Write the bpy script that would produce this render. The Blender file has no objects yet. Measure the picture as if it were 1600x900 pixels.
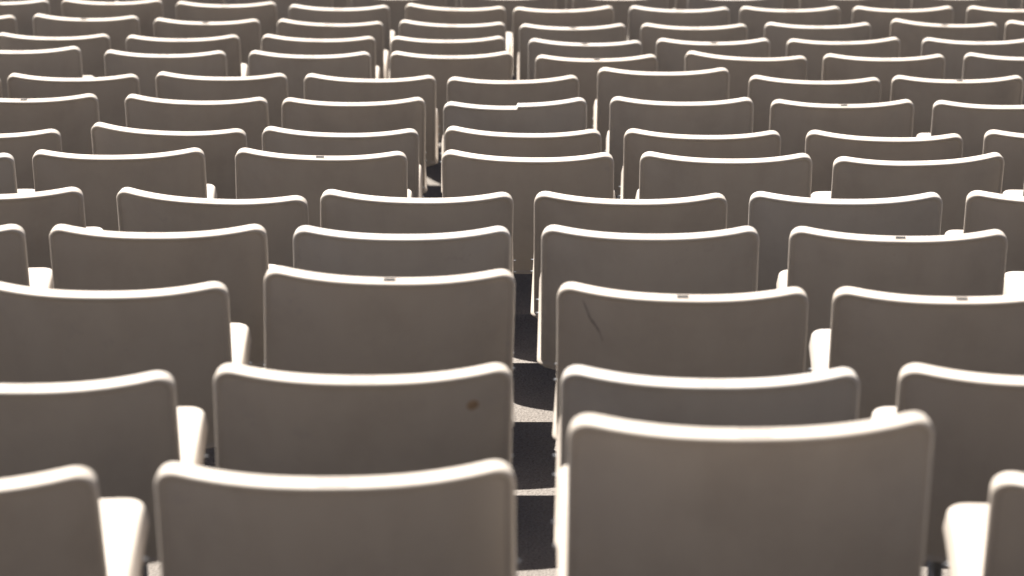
import bpy, bmesh, math, random
from mathutils import Vector, Matrix, Euler

random.seed(7)
scene = bpy.context.scene
C = scene.collection

# ---------------------------------------------------------------- camera
F_PX = 6000.0                      # focal length in pixels of a 1600 px wide frame
PITCH = math.radians(20.0)
cam_data = bpy.data.cameras.new("camera")
cam_data.sensor_width = 36.0
cam_data.lens = F_PX / 1600.0 * 36.0
cam_data.clip_start = 0.1
cam_data.clip_end = 2000.0
cam_data.dof.use_dof = True
cam_data.dof.focus_distance = 9.6
cam_data.dof.aperture_fstop = 6.6
cam_data.dof.aperture_blades = 9
cam = bpy.data.objects.new("camera", cam_data)
cam.location = (0, 0, 0)
cam.rotation_euler = (math.radians(90) - PITCH, 0, 0)
C.objects.link(cam)
scene.camera = cam

# ---------------------------------------------------------------- light
SUN_EL = math.radians(70.5)
SUN_AZ = math.radians(-57.0)       # from straight ahead (+Y), negative = to the left
SUN_DIR = Vector((math.sin(SUN_AZ) * math.cos(SUN_EL), math.cos(SUN_AZ) * math.cos(SUN_EL), math.sin(SUN_EL)))
world = bpy.data.worlds.new("World")
scene.world = world
world.use_nodes = True
nt = world.node_tree
nt.nodes.clear()
sky = nt.nodes.new("ShaderNodeTexSky")
sky.sky_type = 'NISHITA'
sky.sun_disc = False
sky.sun_elevation = SUN_EL
sky.sun_rotation = SUN_AZ
sky.air_density = 0.5
sky.dust_density = 2.0
sky.ozone_density = 0.3
bg = nt.nodes.new("ShaderNodeBackground")
bg.inputs["Strength"].default_value = 0.05
wo = nt.nodes.new("ShaderNodeOutputWorld")
nt.links.new(sky.outputs[0], bg.inputs[0])
nt.links.new(bg.outputs[0], wo.inputs[0])

sun_data = bpy.data.lights.new("sun", 'SUN')
sun_data.energy = 5.0
sun_data.angle = math.radians(0.53)
sun_data.color = (1.0, 0.998, 0.99)
sun = bpy.data.objects.new("sun", sun_data)
sun.rotation_euler = SUN_DIR.to_track_quat('Z', 'Y').to_euler()
sun.location = SUN_DIR * 50
C.objects.link(sun)

scene.view_settings.view_transform = 'Standard'
scene.view_settings.look = 'None'
scene.view_settings.exposure = 1.7
scene.view_settings.gamma = 1.0
scene.view_settings.use_curve_mapping = False

# ---------------------------------------------------------------- materials
def new_mat(name):
    m = bpy.data.materials.new(name)
    m.use_nodes = True
    n = m.node_tree
    return m, n, n.nodes["Principled BSDF"]

def node(n, kind, **kw):
    x = n.nodes.new(kind)
    for k, v in kw.items():
        if k in x.inputs:
            x.inputs[k].default_value = v
        else:
            setattr(x, k, v)
    return x

def ramp(n, stops):
    r = n.nodes.new("ShaderNodeValToRGB")
    el = r.color_ramp.elements
    while len(el) < len(stops):
        el.new(0.5)
    for e, (p, c) in zip(el, stops):
        e.position = p
        e.color = (c[0], c[1], c[2], 1)
    return r

def mix(n, blend='MIX'):
    x = n.nodes.new("ShaderNodeMix")
    x.data_type = 'RGBA'
    x.blend_type = blend
    return x          # inputs 0 factor, 6 A, 7 B; output 2

def plastic_material():
    m, n, b = new_mat("weathered_plastic")
    L = n.links.new
    tc = node(n, "ShaderNodeTexCoord")
    oi = node(n, "ShaderNodeObjectInfo")
    # every chair weathers with its own pattern
    off = node(n, "ShaderNodeVectorMath", operation='SCALE')
    off.inputs[0].default_value = (37.0, 11.0, 23.0)
    L(oi.outputs["Random"], off.inputs["Scale"])
    add = node(n, "ShaderNodeVectorMath", operation='ADD')
    L(tc.outputs["Object"], add.inputs[0]); L(off.outputs[0], add.inputs[1])
    base = ramp(n, [(0.0, (0.41, 0.346, 0.278)), (0.6, (0.413, 0.353, 0.286)), (0.9, (0.413, 0.358, 0.296)), (1.0, (0.413, 0.366, 0.312))])
    L(oi.outputs["Random"], base.inputs[0])
    # broad blotches of dirt
    n1 = node(n, "ShaderNodeTexNoise", Scale=7.0, Detail=6.0, Roughness=0.62)
    L(add.outputs[0], n1.inputs["Vector"])
    r1 = ramp(n, [(0.28, (0.89, 0.885, 0.88)), (0.52, (1, 1, 1)), (0.75, (1.03, 1.03, 1.03))])
    L(n1.outputs["Fac"], r1.inputs[0])
    m1 = mix(n, 'MULTIPLY'); m1.inputs[0].default_value = 1.0
    L(base.outputs[0], m1.inputs[6]); L(r1.outputs[0], m1.inputs[7])
    # rain streaks running down
    mp = node(n, "ShaderNodeMapping"); mp.inputs["Scale"].default_value = (26, 26, 3.0)
    L(add.outputs[0], mp.inputs[0])
    n2 = node(n, "ShaderNodeTexNoise", Scale=1.0, Detail=4.0)
    L(mp.outputs[0], n2.inputs["Vector"])
    r2 = ramp(n, [(0.28, (0.95, 0.94, 0.93)), (0.62, (1, 1, 1))])
    L(n2.outputs["Fac"], r2.inputs[0])
    m2 = mix(n, 'MULTIPLY'); m2.inputs[0].default_value = 0.8
    L(m1.outputs[2], m2.inputs[6]); L(r2.outputs[0], m2.inputs[7])
    # small dark scuffs and specks
    n3 = node(n, "ShaderNodeTexNoise", Scale=55.0, Detail=3.0, Roughness=0.7)
    L(add.outputs[0], n3.inputs["Vector"])
    n3b = node(n, "ShaderNodeTexNoise", Scale=9.0, Detail=2.0)
    L(add.outputs[0], n3b.inputs["Vector"])
    mm = node(n, "ShaderNodeMath", operation='MULTIPLY')
    L(n3.outputs["Fac"], mm.inputs[0]); L(n3b.outputs["Fac"], mm.inputs[1])
    r3 = ramp(n, [(0.385, (0, 0, 0)), (0.45, (1, 1, 1))])
    L(mm.outputs[0], r3.inputs[0])
    m3 = mix(n, 'MIX')
    m3.inputs[7].default_value = (0.36, 0.31, 0.26, 1)
    sc = node(n, "ShaderNodeMath", operation='MULTIPLY'); sc.inputs[1].default_value = 0.55
    L(r3.outputs[0], sc.inputs[0])
    L(sc.outputs[0], m3.inputs[0]); L(m2.outputs[2], m3.inputs[6])
    L(m3.outputs[2], b.inputs["Base Color"])
    rr = node(n, "ShaderNodeMapRange"); rr.inputs["To Min"].default_value = 0.42; rr.inputs["To Max"].default_value = 0.62
    L(n1.outputs["Fac"], rr.inputs[0]); L(rr.outputs[0], b.inputs["Roughness"])
    b.inputs["Specular IOR Level"].default_value = 0.35
    nb = node(n, "ShaderNodeTexNoise", Scale=420.0, Detail=2.0)
    L(tc.outputs["Object"], nb.inputs["Vector"])
    bp = node(n, "ShaderNodeBump", Strength=0.10, Distance=0.0006)
    L(nb.outputs["Fac"], bp.inputs["Height"]); L(bp.outputs[0], b.inputs["Normal"])
    return m

def plain(name, col, rough=0.5, metal=0.0, var=0.25, scale=40.0):
    m, n, b = new_mat(name)
    tc = node(n, "ShaderNodeTexCoord")
    nz = node(n, "ShaderNodeTexNoise", Scale=scale, Detail=4.0)
    n.links.new(tc.outputs["Object"], nz.inputs["Vector"])
    r = ramp(n, [(0.3, tuple(c * (1 - var) for c in col)), (0.7, tuple(min(1, c * (1 + var)) for c in col))])
    n.links.new(nz.outputs["Fac"], r.inputs[0])
    n.links.new(r.outputs[0], b.inputs["Base Color"])
    b.inputs["Roughness"].default_value = rough
    b.inputs["Metallic"].default_value = metal
    return m

def concrete_material():
    m, n, b = new_mat("exposed_concrete")
    L = n.links.new
    tc = node(n, "ShaderNodeTexCoord")
    a = node(n, "ShaderNodeTexNoise", Scale=2.2, Detail=6.0, Roughness=0.6)
    g = node(n, "ShaderNodeTexNoise", Scale=150.0, Detail=3.0, Roughness=0.7)
    v = node(n, "ShaderNodeTexVoronoi", Scale=130.0)
    for x in (a, g, v):
        L(tc.outputs["Object"], x.inputs["Vector"])
    ra = ramp(n, [(0.3, (0.145, 0.123, 0.102)), (0.7, (0.192, 0.165, 0.139))])
    L(a.outputs["Fac"], ra.inputs[0])
    rg = ramp(n, [(0.34, (0.66, 0.65, 0.64)), (0.52, (1, 1, 1)), (0.75, (1.12, 1.11, 1.10))])
    L(g.outputs["Fac"], rg.inputs[0])
    m1 = mix(n, 'MULTIPLY'); m1.inputs[0].default_value = 1
    L(ra.outputs[0], m1.inputs[6]); L(rg.outputs[0], m1.inputs[7])
    L(m1.outputs[2], b.inputs["Base Color"])
    b.inputs["Roughness"].default_value = 0.9
    b.inputs["Specular IOR Level"].default_value = 0.2
    ad = node(n, "ShaderNodeMath", operation='ADD')
    L(g.outputs["Fac"], ad.inputs[0]); L(v.outputs["Distance"], ad.inputs[1])
    bp = node(n, "ShaderNodeBump", Strength=0.8, Distance=0.005)
    L(ad.outputs[0], bp.inputs["Height"]); L(bp.outputs[0], b.inputs["Normal"])
    return m

PLASTIC = plastic_material()
CONCRETE = concrete_material()
ASPHALT_LOW_BOUNCE = plain("asphalt_low_bounce", (0.036, 0.032, 0.028), 0.9, 0, 0.3, 30)  # lower ground, and the added strips that keep bounce light off the backrests
PLATE = plain("grey_number_plate", (0.335, 0.275, 0.225), 0.5, 0, 0.12, 90)
HOLE = plain("dark_slot", (0.008, 0.007, 0.006), 0.9)
RIVET = plain("dull_rivet", (0.22, 0.20, 0.18), 0.5, 0.6)
STEEL = plain("galvanised_steel", (0.28, 0.28, 0.28), 0.45, 0.8)
RUST = plain("brown_rust_stain", (0.30, 0.20, 0.115), 0.8, 0, 0.25, 120)
SCRATCH = plain("dark_scratch", (0.25, 0.21, 0.175), 0.8, 0, 0.3, 200)

# ---------------------------------------------------------------- setting: a stepped concrete terrace
ROW_RUN = 1.0028
ROW_DROP = 0.2340
ROW0_Y = 4.40
ROW0_TOP = -1.838
CHAIR_TOP = 0.72                   # height of the upper corners of a backrest over its tread
TREADS = range(-5, 19)
NOSE = 0.25                        # nosing ahead of the backrest line
HALF = 4.0

def tread_z(k):
    return ROW0_TOP - ROW_DROP * k - CHAIR_TOP

def tread_y(k):
    return ROW0_Y + ROW_RUN * k

def obj(name, me, m, parent=None, kind=None):
    o = bpy.data.objects.new(name, me)
    if m is not None and not me.materials:
        me.materials.append(m)
    C.objects.link(o)
    if parent is not None:
        o.parent = parent
    if kind:
        o["kind"] = kind
    return o

GROUND_Z = tread_z(18) - ROW_DROP
bm = bmesh.new()
prof = []
for k in TREADS:
    ya, yb, z = tread_y(k) + NOSE - ROW_RUN, tread_y(k) + NOSE, tread_z(k)
    prof += [(ya, z), (ya + 0.50, z), (yb - 0.012, z), (yb - 0.003, z - 0.004), (yb, z - 0.013)]
prof += [(prof[-1][0], GROUND_Z - 0.2)]
xs = [-HALF + i * 2 * HALF / 24 for i in range(25)]
grid = [[bm.verts.new((x, y, z)) for (y, z) in prof] for x in xs]
for i in range(len(xs) - 1):
    for j in range(len(prof) - 1):
        f = bm.faces.new((grid[i][j], grid[i + 1][j], grid[i + 1][j + 1], grid[i][j + 1]))
        f.material_index = 1 if j % 5 == 0 and j < len(prof) - 2 else 0   # asphalt strip added out of sight behind each row to cut bounce light
# side and back walls
low = []
for g in (grid[0], grid[-1]):
    row = [bm.verts.new((v.co.x, v.co.y, GROUND_Z - 0.2)) for v in g[:-1]] + [g[-1]]
    low.append(row)
    for j in range(len(prof) - 2):
        bm.faces.new((g[j], g[j + 1], row[j + 1], row[j]))
bk0, bk1 = low[0][0], low[1][0]
bm.faces.new([grid[i][0] for i in range(len(xs))] + [bk1, bk0])
bmesh.ops.recalc_face_normals(bm, faces=bm.faces[:])
me = bpy.data.meshes.new("terrace"); bm.to_mesh(me); bm.free()
me.materials.append(CONCRETE); me.materials.append(ASPHALT_LOW_BOUNCE)
obj("terrace", me, None, kind="structure")

bm = bmesh.new()
bmesh.ops.create_grid(bm, x_segments=8, y_segments=8, size=800)
me = bpy.data.meshes.new("ground"); bm.to_mesh(me); bm.free()
g = obj("ground", me, ASPHALT_LOW_BOUNCE, kind="structure")
g.location = (0, 0, GROUND_Z)

# ---------------------------------------------------------------- the chair
def columns(W, r, n_in, n_arc):
    half = W / 2
    inner = half - r
    pos = [inner * i / n_in for i in range(n_in + 1)] + [inner + r * math.sin(math.pi / 2 * a / n_arc) for a in range(1, n_arc + 1)]
    return [-p for p in reversed(pos[1:])] + pos

def panel(name, W, L, r_hi, r_lo, T, rb, fmap, n_in=9, n_arc=6, nv=12, top_shape=None, recess=0.0):
    """A slab with rounded corners and rounded edges; fmap(x, s, t) bends it into place.
    x across, s along from low end to high end, t through the thickness (0 = outer face)."""
    bm = bmesh.new()
    r = max(r_hi, r_lo)
    def layer(d, t):
        Wd = W - 2 * d
        out = []
        for x in columns(Wd, r - d, n_in, n_arc):
            def cut(rr):
                rr = rr - d
                e = abs(x) - (Wd / 2 - rr)
                return 0.0 if e <= 0 else rr - math.sqrt(max(rr * rr - e * e, 0.0))
            hi = L - d - cut(r_hi)
            lo = d + cut(r_lo)
            if top_shape:
                hi += top_shape(x)
            col = []
            for j in range(nv + 1):
                f = j / nv
                f = f if nv < 6 else 0.5 - 0.5 * math.cos(math.pi * f) * (0.6 + 0.4 * abs(math.cos(math.pi * f)))
                s = lo + (hi - lo) * f
                col.append(bm.verts.new(fmap(x, s, t)))
            out.append(col)
        return out
    def loop_layer(d, t):
        Wd = W - 2 * d
        xs_ = columns(Wd, r - d, n_in, n_arc)
        def ends(x):
            def cut(rr):
                rr = rr - d
                e = abs(x) - (Wd / 2 - rr)
                return 0.0 if e <= 0 else rr - math.sqrt(max(rr * rr - e * e, 0.0))
            return d + cut(r_lo), L - d - cut(r_hi) + (top_shape(x) if top_shape else 0.0)
        def fr(j):
            f = j / nv
            return f if nv < 6 else 0.5 - 0.5 * math.cos(math.pi * f) * (0.6 + 0.4 * abs(math.cos(math.pi * f)))
        pts = []
        for x in xs_:
            pts.append((x, ends(x)[0]))
        lo, hi = ends(xs_[-1])
        for j in range(1, nv):
            pts.append((xs_[-1], lo + (hi - lo) * fr(j)))
        for x in reversed(xs_):
            pts.append((x, ends(x)[1]))
        lo, hi = ends(xs_[0])
        for j in range(nv - 1, 0, -1):
            pts.append((xs_[0], lo + (hi - lo) * fr(j)))
        return [bm.verts.new(fmap(x, s, t)) for x, s in pts]
    def loop_of(gr):
        a = [c[0] for c in gr]
        b = gr[-1][1:nv]
        c = [q[nv] for q in reversed(gr)]
        d = list(reversed(gr[0][1:nv]))
        return a + b + c + d
    back = layer(rb + 0.008, recess) if recess else layer(rb, 0.0)
    front = layer(rb, T)
    for gr, flip in ((back, False), (front, True)):
        for i in range(len(gr) - 1):
            for j in range(nv):
                q = (gr[i][j], gr[i + 1][j], gr[i + 1][j + 1], gr[i][j + 1])
                bm.faces.new(q if not flip else tuple(reversed(q)))
    loops = [loop_of(back)]
    if recess:
        for e, f in ((0.0065, 0.93), (0.0045, 0.60), (0.0025, 0.20), (0.0010, 0.04), (0.0, 0.0)):
            loops.append(loop_layer(rb + e, recess * f))
    n = 4
    for a in range(1, n + 1):
        th = math.pi / 2 * a / n
        loops.append(loop_layer(rb * (1 - math.sin(th)), rb * (1 - math.cos(th))))
    for a in range(n, 0, -1):
        th = math.pi / 2 * a / n
        loops.append(loop_layer(rb * (1 - math.sin(th)), T - rb * (1 - math.cos(th))))
    loops.append(loop_of(front))
    for A, B in zip(loops, loops[1:]):
        for i in range(len(A)):
            j = (i + 1) % len(A)
            try:
                bm.faces.new((A[i], A[j], B[j], B[i]))
            except ValueError:
                pass
    bmesh.ops.remove_doubles(bm, verts=bm.verts[:], dist=1e-5)
    bmesh.ops.recalc_face_normals(bm, faces=bm.faces[:])
    for f in bm.faces:
        f.smooth = True
    me = bpy.data.meshes.new(name)
    bm.to_mesh(me); bm.free()
    return me

BACK_W, BACK_L, BACK_T = 0.450, 0.372, 0.031
LEAN = math.radians(16.5)
CONCAVE = 0.058
TOP_Y = -0.22                      # upper corners, local
cl, sl = math.cos(LEAN), math.sin(LEAN)

def back_map(x, s, t):
    """s: 0 at the lower end, BACK_L at the top; t: 0 on the rear face, BACK_T on the sitter's side."""
    q = abs(x) / (BACK_W / 2)
    d = BACK_L - s                                   # distance below the top
    bow = -CONCAVE * (1 - q ** 2.4)                  # the middle bulges towards the rear
    ax = 1 - 0.10 * (t / BACK_T) * 0.2
    lower = 0.018 * max(0.0, (d - 0.20) / 0.17) ** 2  # tucks in under the seat
    y = TOP_Y + d * sl + bow + (t - BACK_T) + lower
    z = CHAIR_TOP - d * cl + 0.0052 * (q ** 2.4 - 1) + (t - BACK_T) * 0.08
    return (x * ax, y, z)

SEAT_W, SEAT_L, SEAT_T = 0.455, 0.352, 0.036

def seat_map(x, s, t):
    """s: 0 at the rear, SEAT_L at the front lip; t: 0 underneath, SEAT_T on top."""
    f = s / SEAT_L
    q = min(1.0, abs(x) / (SEAT_W / 2))
    y = -0.137 + s - 0.032 * (1 - q ** 3) * max(0.0, 1 - f / 0.5)
    z = 0.366 + 0.078 * f + 0.006 * math.sin(math.pi * f) - 0.012 * max(0.0, (f - 0.80) / 0.20) ** 2.2
    dish = 0.014 * (1 - q ** 2.4) * math.sin(math.pi * min(1, f * 0.9 + 0.05))
    k = t / SEAT_T
    top, low = 0.930 + 0.055 * f, 1.040 - 0.030 * f   # sides splay out towards the bottom and the rear
    return (x * (low + (top - low) * k), y, z + t - dish * k)

def box_mesh(name, sx, sy, sz, bev=0.0, at=(0, 0, 0)):
    bm = bmesh.new()
    bmesh.ops.create_cube(bm, size=1.0)
    bmesh.ops.scale(bm, vec=(sx, sy, sz), verts=bm.verts[:])
    bmesh.ops.translate(bm, vec=at, verts=bm.verts[:])
    if bev:
        bmesh.ops.bevel(bm, geom=bm.edges[:], offset=bev, segments=2, affect='EDGES')
    me = bpy.data.meshes.new(name); bm.to_mesh(me); bm.free()
    return me

def rod_mesh(name, r, a, b, seg=12, r2=None):
    a, b = Vector(a), Vector(b)
    bm = bmesh.new()
    bmesh.ops.create_cone(bm, cap_ends=True, segments=seg, radius1=r, radius2=r if r2 is None else r2, depth=(b - a).length)
    M = Matrix.Translation((a + b) / 2) @ (b - a).to_track_quat('Z', 'Y').to_matrix().to_4x4()
    bmesh.ops.transform(bm, matrix=M, verts=bm.verts[:])
    for f in bm.faces:
        f.smooth = len(f.verts) == 4
    me = bpy.data.meshes.new(name); bm.to_mesh(me); bm.free()
    return me

def join_meshes(name, parts):
    bm = bmesh.new()
    for p in parts:
        bm.from_mesh(p)
    me = bpy.data.meshes.new(name); bm.to_mesh(me); bm.free()
    return me

BACK_ME = panel("backrest", BACK_W, BACK_L, 0.032, 0.012, BACK_T, 0.0056, back_map, recess=0.0035)
def crack_shape(x):
    # left of the crack the rim has sunk by a centimetre
    return -0.0100 if x < 0.006 else 0.0
def cracked():
    me = panel("cracked_backrest", BACK_W, BACK_L, 0.032, 0.012, BACK_T, 0.0056, back_map, n_in=60, nv=24, top_shape=crack_shape, recess=0.0035)
    return me
SEAT_ME = panel("seat", SEAT_W, SEAT_L, 0.033, 0.016, SEAT_T, 0.0085, seat_map)

def strip_on(name, pts, t=0.0029):
    """A thin curved patch lying on the rear face: pts is a list of (x, s, half width)."""
    bm = bmesh.new()
    prev = None
    for x, s, h in pts:
        a = bm.verts.new(back_map(x - h, s, t)); b = bm.verts.new(back_map(x + h, s, t))
        if prev:
            bm.faces.new((prev[0], prev[1], b, a))
        prev = (a, b)
    me = bpy.data.meshes.new(name); bm.to_mesh(me); bm.free()
    return me

def top_patch(name, x0, x1, t0, t1, lift, thick):
    """A small plate following the top edge of the backrest."""
    bm = bmesh.new()
    n = 6
    rows = []
    for i in range(n + 1):
        x = x0 + (x1 - x0) * i / n
        rows.append([bm.verts.new(back_map(x, BACK_L + l, t)) for (t, l) in ((t0, lift - thick), (t0, lift), (t1, lift), (t1, lift - thick))])
    for a, b in zip(rows, rows[1:]):
        for j in range(3):
            bm.faces.new((a[j], b[j], b[j + 1], a[j + 1]))
    bm.faces.new(rows[0]); bm.faces.new(list(reversed(rows[-1])))
    bmesh.ops.recalc_face_normals(bm, faces=bm.faces[:])
    me = bpy.data.meshes.new(name); bm.to_mesh(me); bm.free()
    return me

PLATE_ME = top_patch("number_plate", -0.020, 0.020, 0.007, 0.023, 0.0010, 0.003)
SLOT_ME = top_patch("label_slot", -0.0105, 0.0105, 0.0095, 0.0210, 0.0014, 0.003)
def rivet_me(x):
    a = Vector(back_map(x, BACK_L + 0.000, 0.0155)); b = Vector(back_map(x, BACK_L + 0.0022, 0.0155))
    return rod_mesh("rivet", 0.0017, a, b, 8, 0.0012)
RIVET_ME = [rivet_me(-0.0165), rivet_me(0.0165)]
LEG_ME = [rod_mesh("leg", 0.012, (s * 0.135, -0.035, -0.10), (s * 0.135, -0.035, 0.376), 14) for s in (-1, 1)]
FOOT_ME = [box_mesh("foot", 0.075, 0.10, 0.012, 0.002, (s * 0.135, -0.035, 0.003)) for s in (-1, 1)]
BRACKET_ME = join_meshes("bracket", [box_mesh("a", 0.34, 0.03, 0.010, 0.002, (0, 0.09, 0.394)), box_mesh("b", 0.34, 0.03, 0.010, 0.002, (0, -0.035, 0.374)), box_mesh("c", 0.03, 0.18, 0.010, 0.002, (-0.135, 0.03, 0.371)), box_mesh("d", 0.03, 0.18, 0.010, 0.002, (0.135, 0.03, 0.371))])
BOLT_ME = [rod_mesh("bolt", 0.0018, (s * 0.216, y, z - 0.012), (s * 0.2354, y, z - 0.012), 8) for s in (-1, 1) for y, z in ((0.10, 0.440), (0.045, 0.430))]
for me_, m_ in ((BACK_ME, PLASTIC), (SEAT_ME, PLASTIC), (PLATE_ME, PLATE), (SLOT_ME, HOLE), (BRACKET_ME, STEEL)):
    me_.materials.append(m_)
for me_ in RIVET_ME:
    me_.materials.append(RIVET)
for me_ in BOLT_ME + LEG_ME + FOOT_ME:
    me_.materials.append(STEEL)

def make_chair():
    root = bpy.data.objects.new("stadium_chair", None)
    root.empty_display_size = 0.2
    C.objects.link(root)
    back = obj("backrest", BACK_ME, PLASTIC, root)
    plate = obj("number_plate", PLATE_ME, PLATE, back)
    for r in RIVET_ME:
        obj("rivet", r, RIVET, back)
    seat = obj("seat", SEAT_ME, PLASTIC, root)
    for b_ in BOLT_ME:
        obj("bolt", b_, STEEL, seat)
    for l_, f_ in zip(LEG_ME, FOOT_ME):
        leg = obj("leg", l_, STEEL, root)
        obj("foot", f_, STEEL, leg)
    obj("bracket", BRACKET_ME, STEEL, root)
    return root

def copy_chair(src):
    r = src.copy(); C.objects.link(r)
    for ch in src.children:
        c = ch.copy(); C.objects.link(c); c.parent = r
        for g_ in ch.children:
            d = g_.copy(); C.objects.link(d); d.parent = c
    return r

def child(o, base):
    return next(c for c in o.children if c.name.split(".")[0] == base)

def label_slot(root):
    back = child(root, "backrest")
    obj("label_slot", SLOT_ME, HOLE, back)

def rust(root):
    pts = []
    for i in range(13):
        a = -math.pi / 2 + math.pi * i / 12
        pts.append((0.164 + 0.0006 * math.sin(i * 2.1), 0.314 + 0.0088 * math.sin(a), 0.0005 + 0.0085 * math.cos(a)))
    obj("rust_spot", strip_on("rust_spot", pts), RUST, child(root, "backrest"))["label"] = "round brown rust spot"

def scratch(root):
    key = [(-0.177, 0.348, .0008), (-0.173, 0.338, .0013), (-0.168, 0.325, .0015), (-0.165, 0.314, .0019), (-0.158, 0.304, .0032), (-0.152, 0.295, .0022), (-0.147, 0.285, .0012), (-0.143, 0.274, .0012), (-0.141, 0.266, .0007)]
    obj("scratch", strip_on("scratch", key), SCRATCH, child(root, "backrest"))["label"] = "thin dark scratch"

# ---------------------------------------------------------------- rows of chairs
# For every chair of a row: left x, right x, height of the left and right upper corner as the
# 1600 x 900 view shows them; turned below into one position, turn and tilt in metres.
ROWS=[
[(-415,150,736,730),(240,805,725,721),(887.5,1462,649,645),(1550,2115,740,740)],
[(-198,275,581,581),(332,803,569,569),(876,1345,572,576),(1405,1875,569,573)],
[(-38,357.5,439,441),(412.5,806,416,422),(869,1265,441,450),(1300,1697,449,449)],
[(-304,39,350,351),(74.5,417.5,351,351),(458,799,353,354),(845,1188,352,354),(1232.5,1577,354,359.5),(1614,1957,357,357)],
[(-174,130,294,292.5),(177.5,483,292,307),(500,803,296,301),(834,1137.5,299,302.5),(1170,1475,299.5,301),(1510,1814,298,300)],
[(-249,22.5,238,239.5),(49,320,234.5,231),(366,637.5,231,237),(689.5,960,234,239),(999,1271,237,240),(1301,1572.5,245.5,238),(1604,1875,239,239)],
[(-152,95,200,202),(139,386,190.5,202),(408,656,197.5,201.5),(694,940,197,202.5),(974,1222,201,204.5),(1259,1506,203,209.5),(1538,1785,203,204)],
[(-73,153,147,146.5),(192.5,419.5,147,152.5),(439.5,666,153,152),(692,918,155,152.5),(952,1179,151,152.5),(1204,1429.5,155.5,155.5),(1457.5,1684,157,157)],
[(-207,1,118,118),(10,217,114.5,116),(241,450,112,115),(474,682.5,115,118),(697.5,906,120.5,117.5),(933,1141,105.5,106),(1169.5,1378,117.5,121.5),(1394,1600,118,118)],
[(-66,126,73,72.5),(161,354,78,79.5),(387,581,79,81),(609.5,801,80.5,80.5),(835,1029,86,85),(1069.5,1262.5,79,88),(1286,1478,84,85),(1506,1699,82.5,84)],
[(-7,172,51,53.5),(195.5,375,55,54.5),(408,587.5,53.5,57),(611,790,57,56.5),(824,1004.5,60,63.5),(1024,1205,60,60),(1229,1408,61,58),(1440.5,1620,59,60)],
[(-143,25,22,24),(50,217,21.5,25),(238,407.5,28,30),(432,600,29.5,34),(622.5,791,31,35),(810.5,979.5,37.5,37),(1000,1169.5,36.5,37.5),(1194,1362.5,35,35.5),(1392.5,1559,29,36),(1571,1739,32,33)],
[(-82,77,-2,-1),(96,253,-2,-1),(273,433,2,3),(450,609.5,7,8.5),(632,791,5,10.5),(801,960,11.5,9),(982,1141,9,11.5),(1155,1315,10,10),(1332,1491,10,9.5),(1510.5,1670,9.5,10)],
[(22,172,-12,-12),(198,348,-12,-12),(370,520,-12,-11),(548,697,-9,-9),(721,869,-9,-8),(895,1044,-8,-8),(1074,1224,-8,-8),(1249,1400,-9,-9),(1425,1574,-9,-9),(1597,1747,-10,-10)],
[(36, 178, -24, -24), (206, 348, -24, -24), (374, 516, -24, -24), (542, 684, -24, -24), (712, 854, -24, -24), (884, 1026, -24, -24), (1056, 1198, -24, -24), (1222, 1364, -24, -24), (1390, 1532, -24, -24), (1558, 1700, -24, -24)],
]


ORD = ["first", "second", "third", "fourth", "fifth", "sixth", "seventh", "eighth", "ninth", "tenth", "eleventh", "twelfth", "thirteenth", "fourteenth", "fifteenth"]
DARK = {(2, 1), (2, 2), (2, 3), (3, 4), (5, 2), (7, 0), (7, 5), (8, 7), (9, 4), (10, 4), (10, 5), (11, 1), (11, 2), (11, 5), (11, 8)}
TURN = {(0, 0): -0.040, (1, 0): -0.012, (1, 1): 0.025, (2, 1): 0.05}          # a few chairs stand more askew than their top edge shows
TIP = {(0, 0): 0.03, (1, 0): 0.03, (0, 3): 0.03}
SPECIAL = {
    (0, 2): "largest white plastic chair, sitting higher than its neighbours in the nearest row",
    (1, 1): "white plastic chair with a round brown rust spot on its back, second row",
    (2, 1): "white plastic chair rising above its neighbours in the third row from the front",
    (2, 2): "white plastic chair with a thin dark scratch down its back, third row",
    (7, 3): "white plastic chair with the top edge cracked into a step, eighth row",
    (8, 5): "white plastic chair rising above its neighbours in the ninth row from the front",
}
ct, st = math.cos(PITCH), math.sin(PITCH)
first = make_chair()
used = False
CORNER = Vector((0,) + tuple(back_map(0.86 * BACK_W / 2, BACK_L, 0.8 * BACK_T))[1:])
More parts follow.
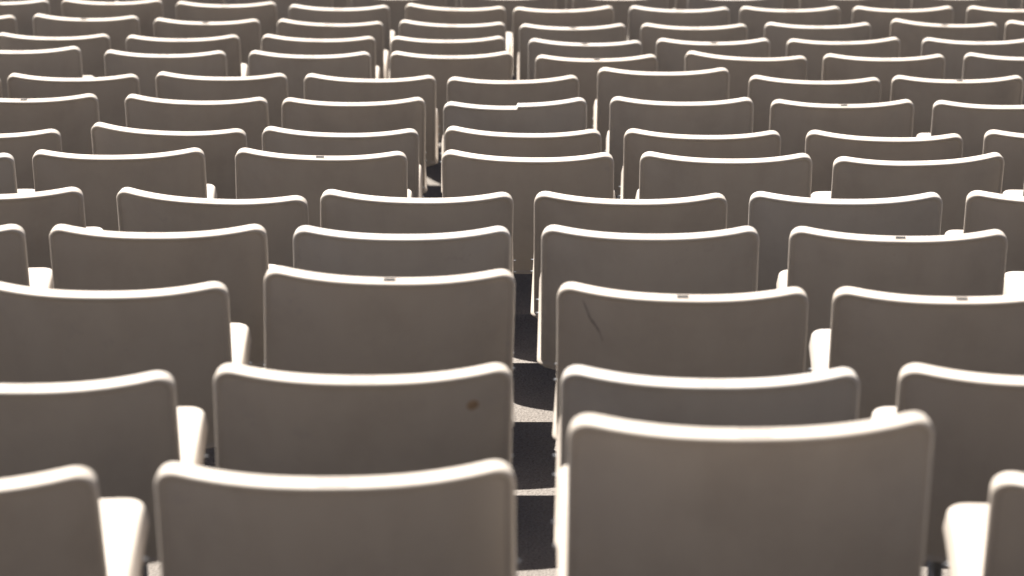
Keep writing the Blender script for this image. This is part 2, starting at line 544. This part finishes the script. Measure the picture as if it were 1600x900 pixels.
for k, row in enumerate(ROWS):
    w_row = sum(b - a for a, b, _, _ in row) / len(row)
    yy = sorted((c + d) / 2 for _, _, c, d in row)
    v_row = (450 - yy[len(yy) // 2]) / F_PX
    Yk = F_PX * BACK_W / w_row * (ct + v_row * st)
    for i, (x0, x1, ya, yb) in enumerate(row):
        v = (450 - (ya + yb) / 2) / F_PX
        u = ((x0 + x1) / 2 - 800) / F_PX
        Y = Yk - (0.05 if (k, i) == (0, 2) else 0.0)
        zc = Y / (ct + v * st)
        P = Vector((u * zc, Y, zc * (-st + v * ct)))
        slope = ((ya + yb) / 2 + 1734) / zc * ct          # pixels per metre of depth at this height
        d = yb - ya
        yaw = math.asin(max(-0.3, min(0.3, -0.62 * d / slope / BACK_W)))
        roll = math.atan(0.38 * d / (x1 - x0))
        turn = TURN.get((k, i), 0.035 if 1 < k < 12 and 560 < x1 < 850 else 0.0)
        yaw += turn
        roll += 0.33 * turn
        R = Euler((random.gauss(0, 0.006) + TIP.get((k, i), 0.0), roll, yaw)).to_matrix()
        o = first if not used else copy_chair(first)
        used = True
        o.rotation_euler = R.to_euler()
        o.location = P - R @ CORNER
        lab = SPECIAL.get((k, i))
        if lab is None:
            where = "the nearest row" if k == 0 else ("the farthest row, almost hidden" if k == len(ROWS) - 1 else ORD[k] + " row from the front")
            pos = "leftmost" if i == 0 else ("rightmost" if i == len(row) - 1 else ORD[i] + " from the left")
            lab = "white plastic chair%s, %s in %s" % (" with dark slot on top" if (k, i) in DARK else "", pos, where)
            if k not in (0, len(ROWS) - 1) and "dark" in lab:
                lab = lab.replace(" from the front", "")
        o["label"] = lab
        o["category"] = "chair"
        o["group"] = "white plastic chairs in rows on the terrace"
        if (k, i) in DARK:
            label_slot(o)
        if (k, i) == (1, 1):
            rust(o)
        if (k, i) == (2, 2):
            scratch(o)
        if (k, i) == (7, 3):
            bk = child(o, "backrest")
            for c_ in list(bk.children):
                bpy.data.objects.remove(c_)
            bk.data = cracked()
            bk.data.materials.append(PLASTIC)
            bk["label"] = "backrest with a cracked, stepped top edge"

# ---------------------------------------------------------------- the same rows carry on past the edges of the view
def plain_chair(loc, yaw):
    r = bpy.data.objects.new("stadium_chair", None)
    C.objects.link(r)
    r.location = loc
    r.rotation_euler = (0, 0, yaw)
    for nm, me_, m_ in (("backrest", BACK_ME, PLASTIC), ("seat", SEAT_ME, PLASTIC), ("leg", LEG_ME[0], STEEL), ("leg", LEG_ME[1], STEEL)):
        obj(nm, me_, m_, r)
    r["label"] = "white plastic chair further along the rows, outside the edges of the view"
    r["category"] = "chair"
    r["group"] = "white plastic chairs outside the view"

PITCH_X = 0.515
for k in range(-3, len(ROWS) + 3):
    if 0 <= k < len(ROWS):
        row = ROWS[k]
        w_row = sum(b - a for a, b, _, _ in row) / len(row)
        lo = ((row[0][0] + row[0][1]) / 2 - 800) / w_row * BACK_W
        hi = ((row[-1][0] + row[-1][1]) / 2 - 800) / w_row * BACK_W
        xs_ = [lo - PITCH_X * i for i in range(1, 12)] + [hi + PITCH_X * i for i in range(1, 12)]
    else:
        xs_ = [PITCH_X * (i + 0.5 + 0.31 * (k % 3)) for i in range(-8, 8)]
    for x in xs_:
        if abs(x) < 3.6:
            plain_chair((x, tread_y(k) - TOP_Y + random.gauss(0, 0.01), tread_z(k)), random.gauss(0, 0.02))
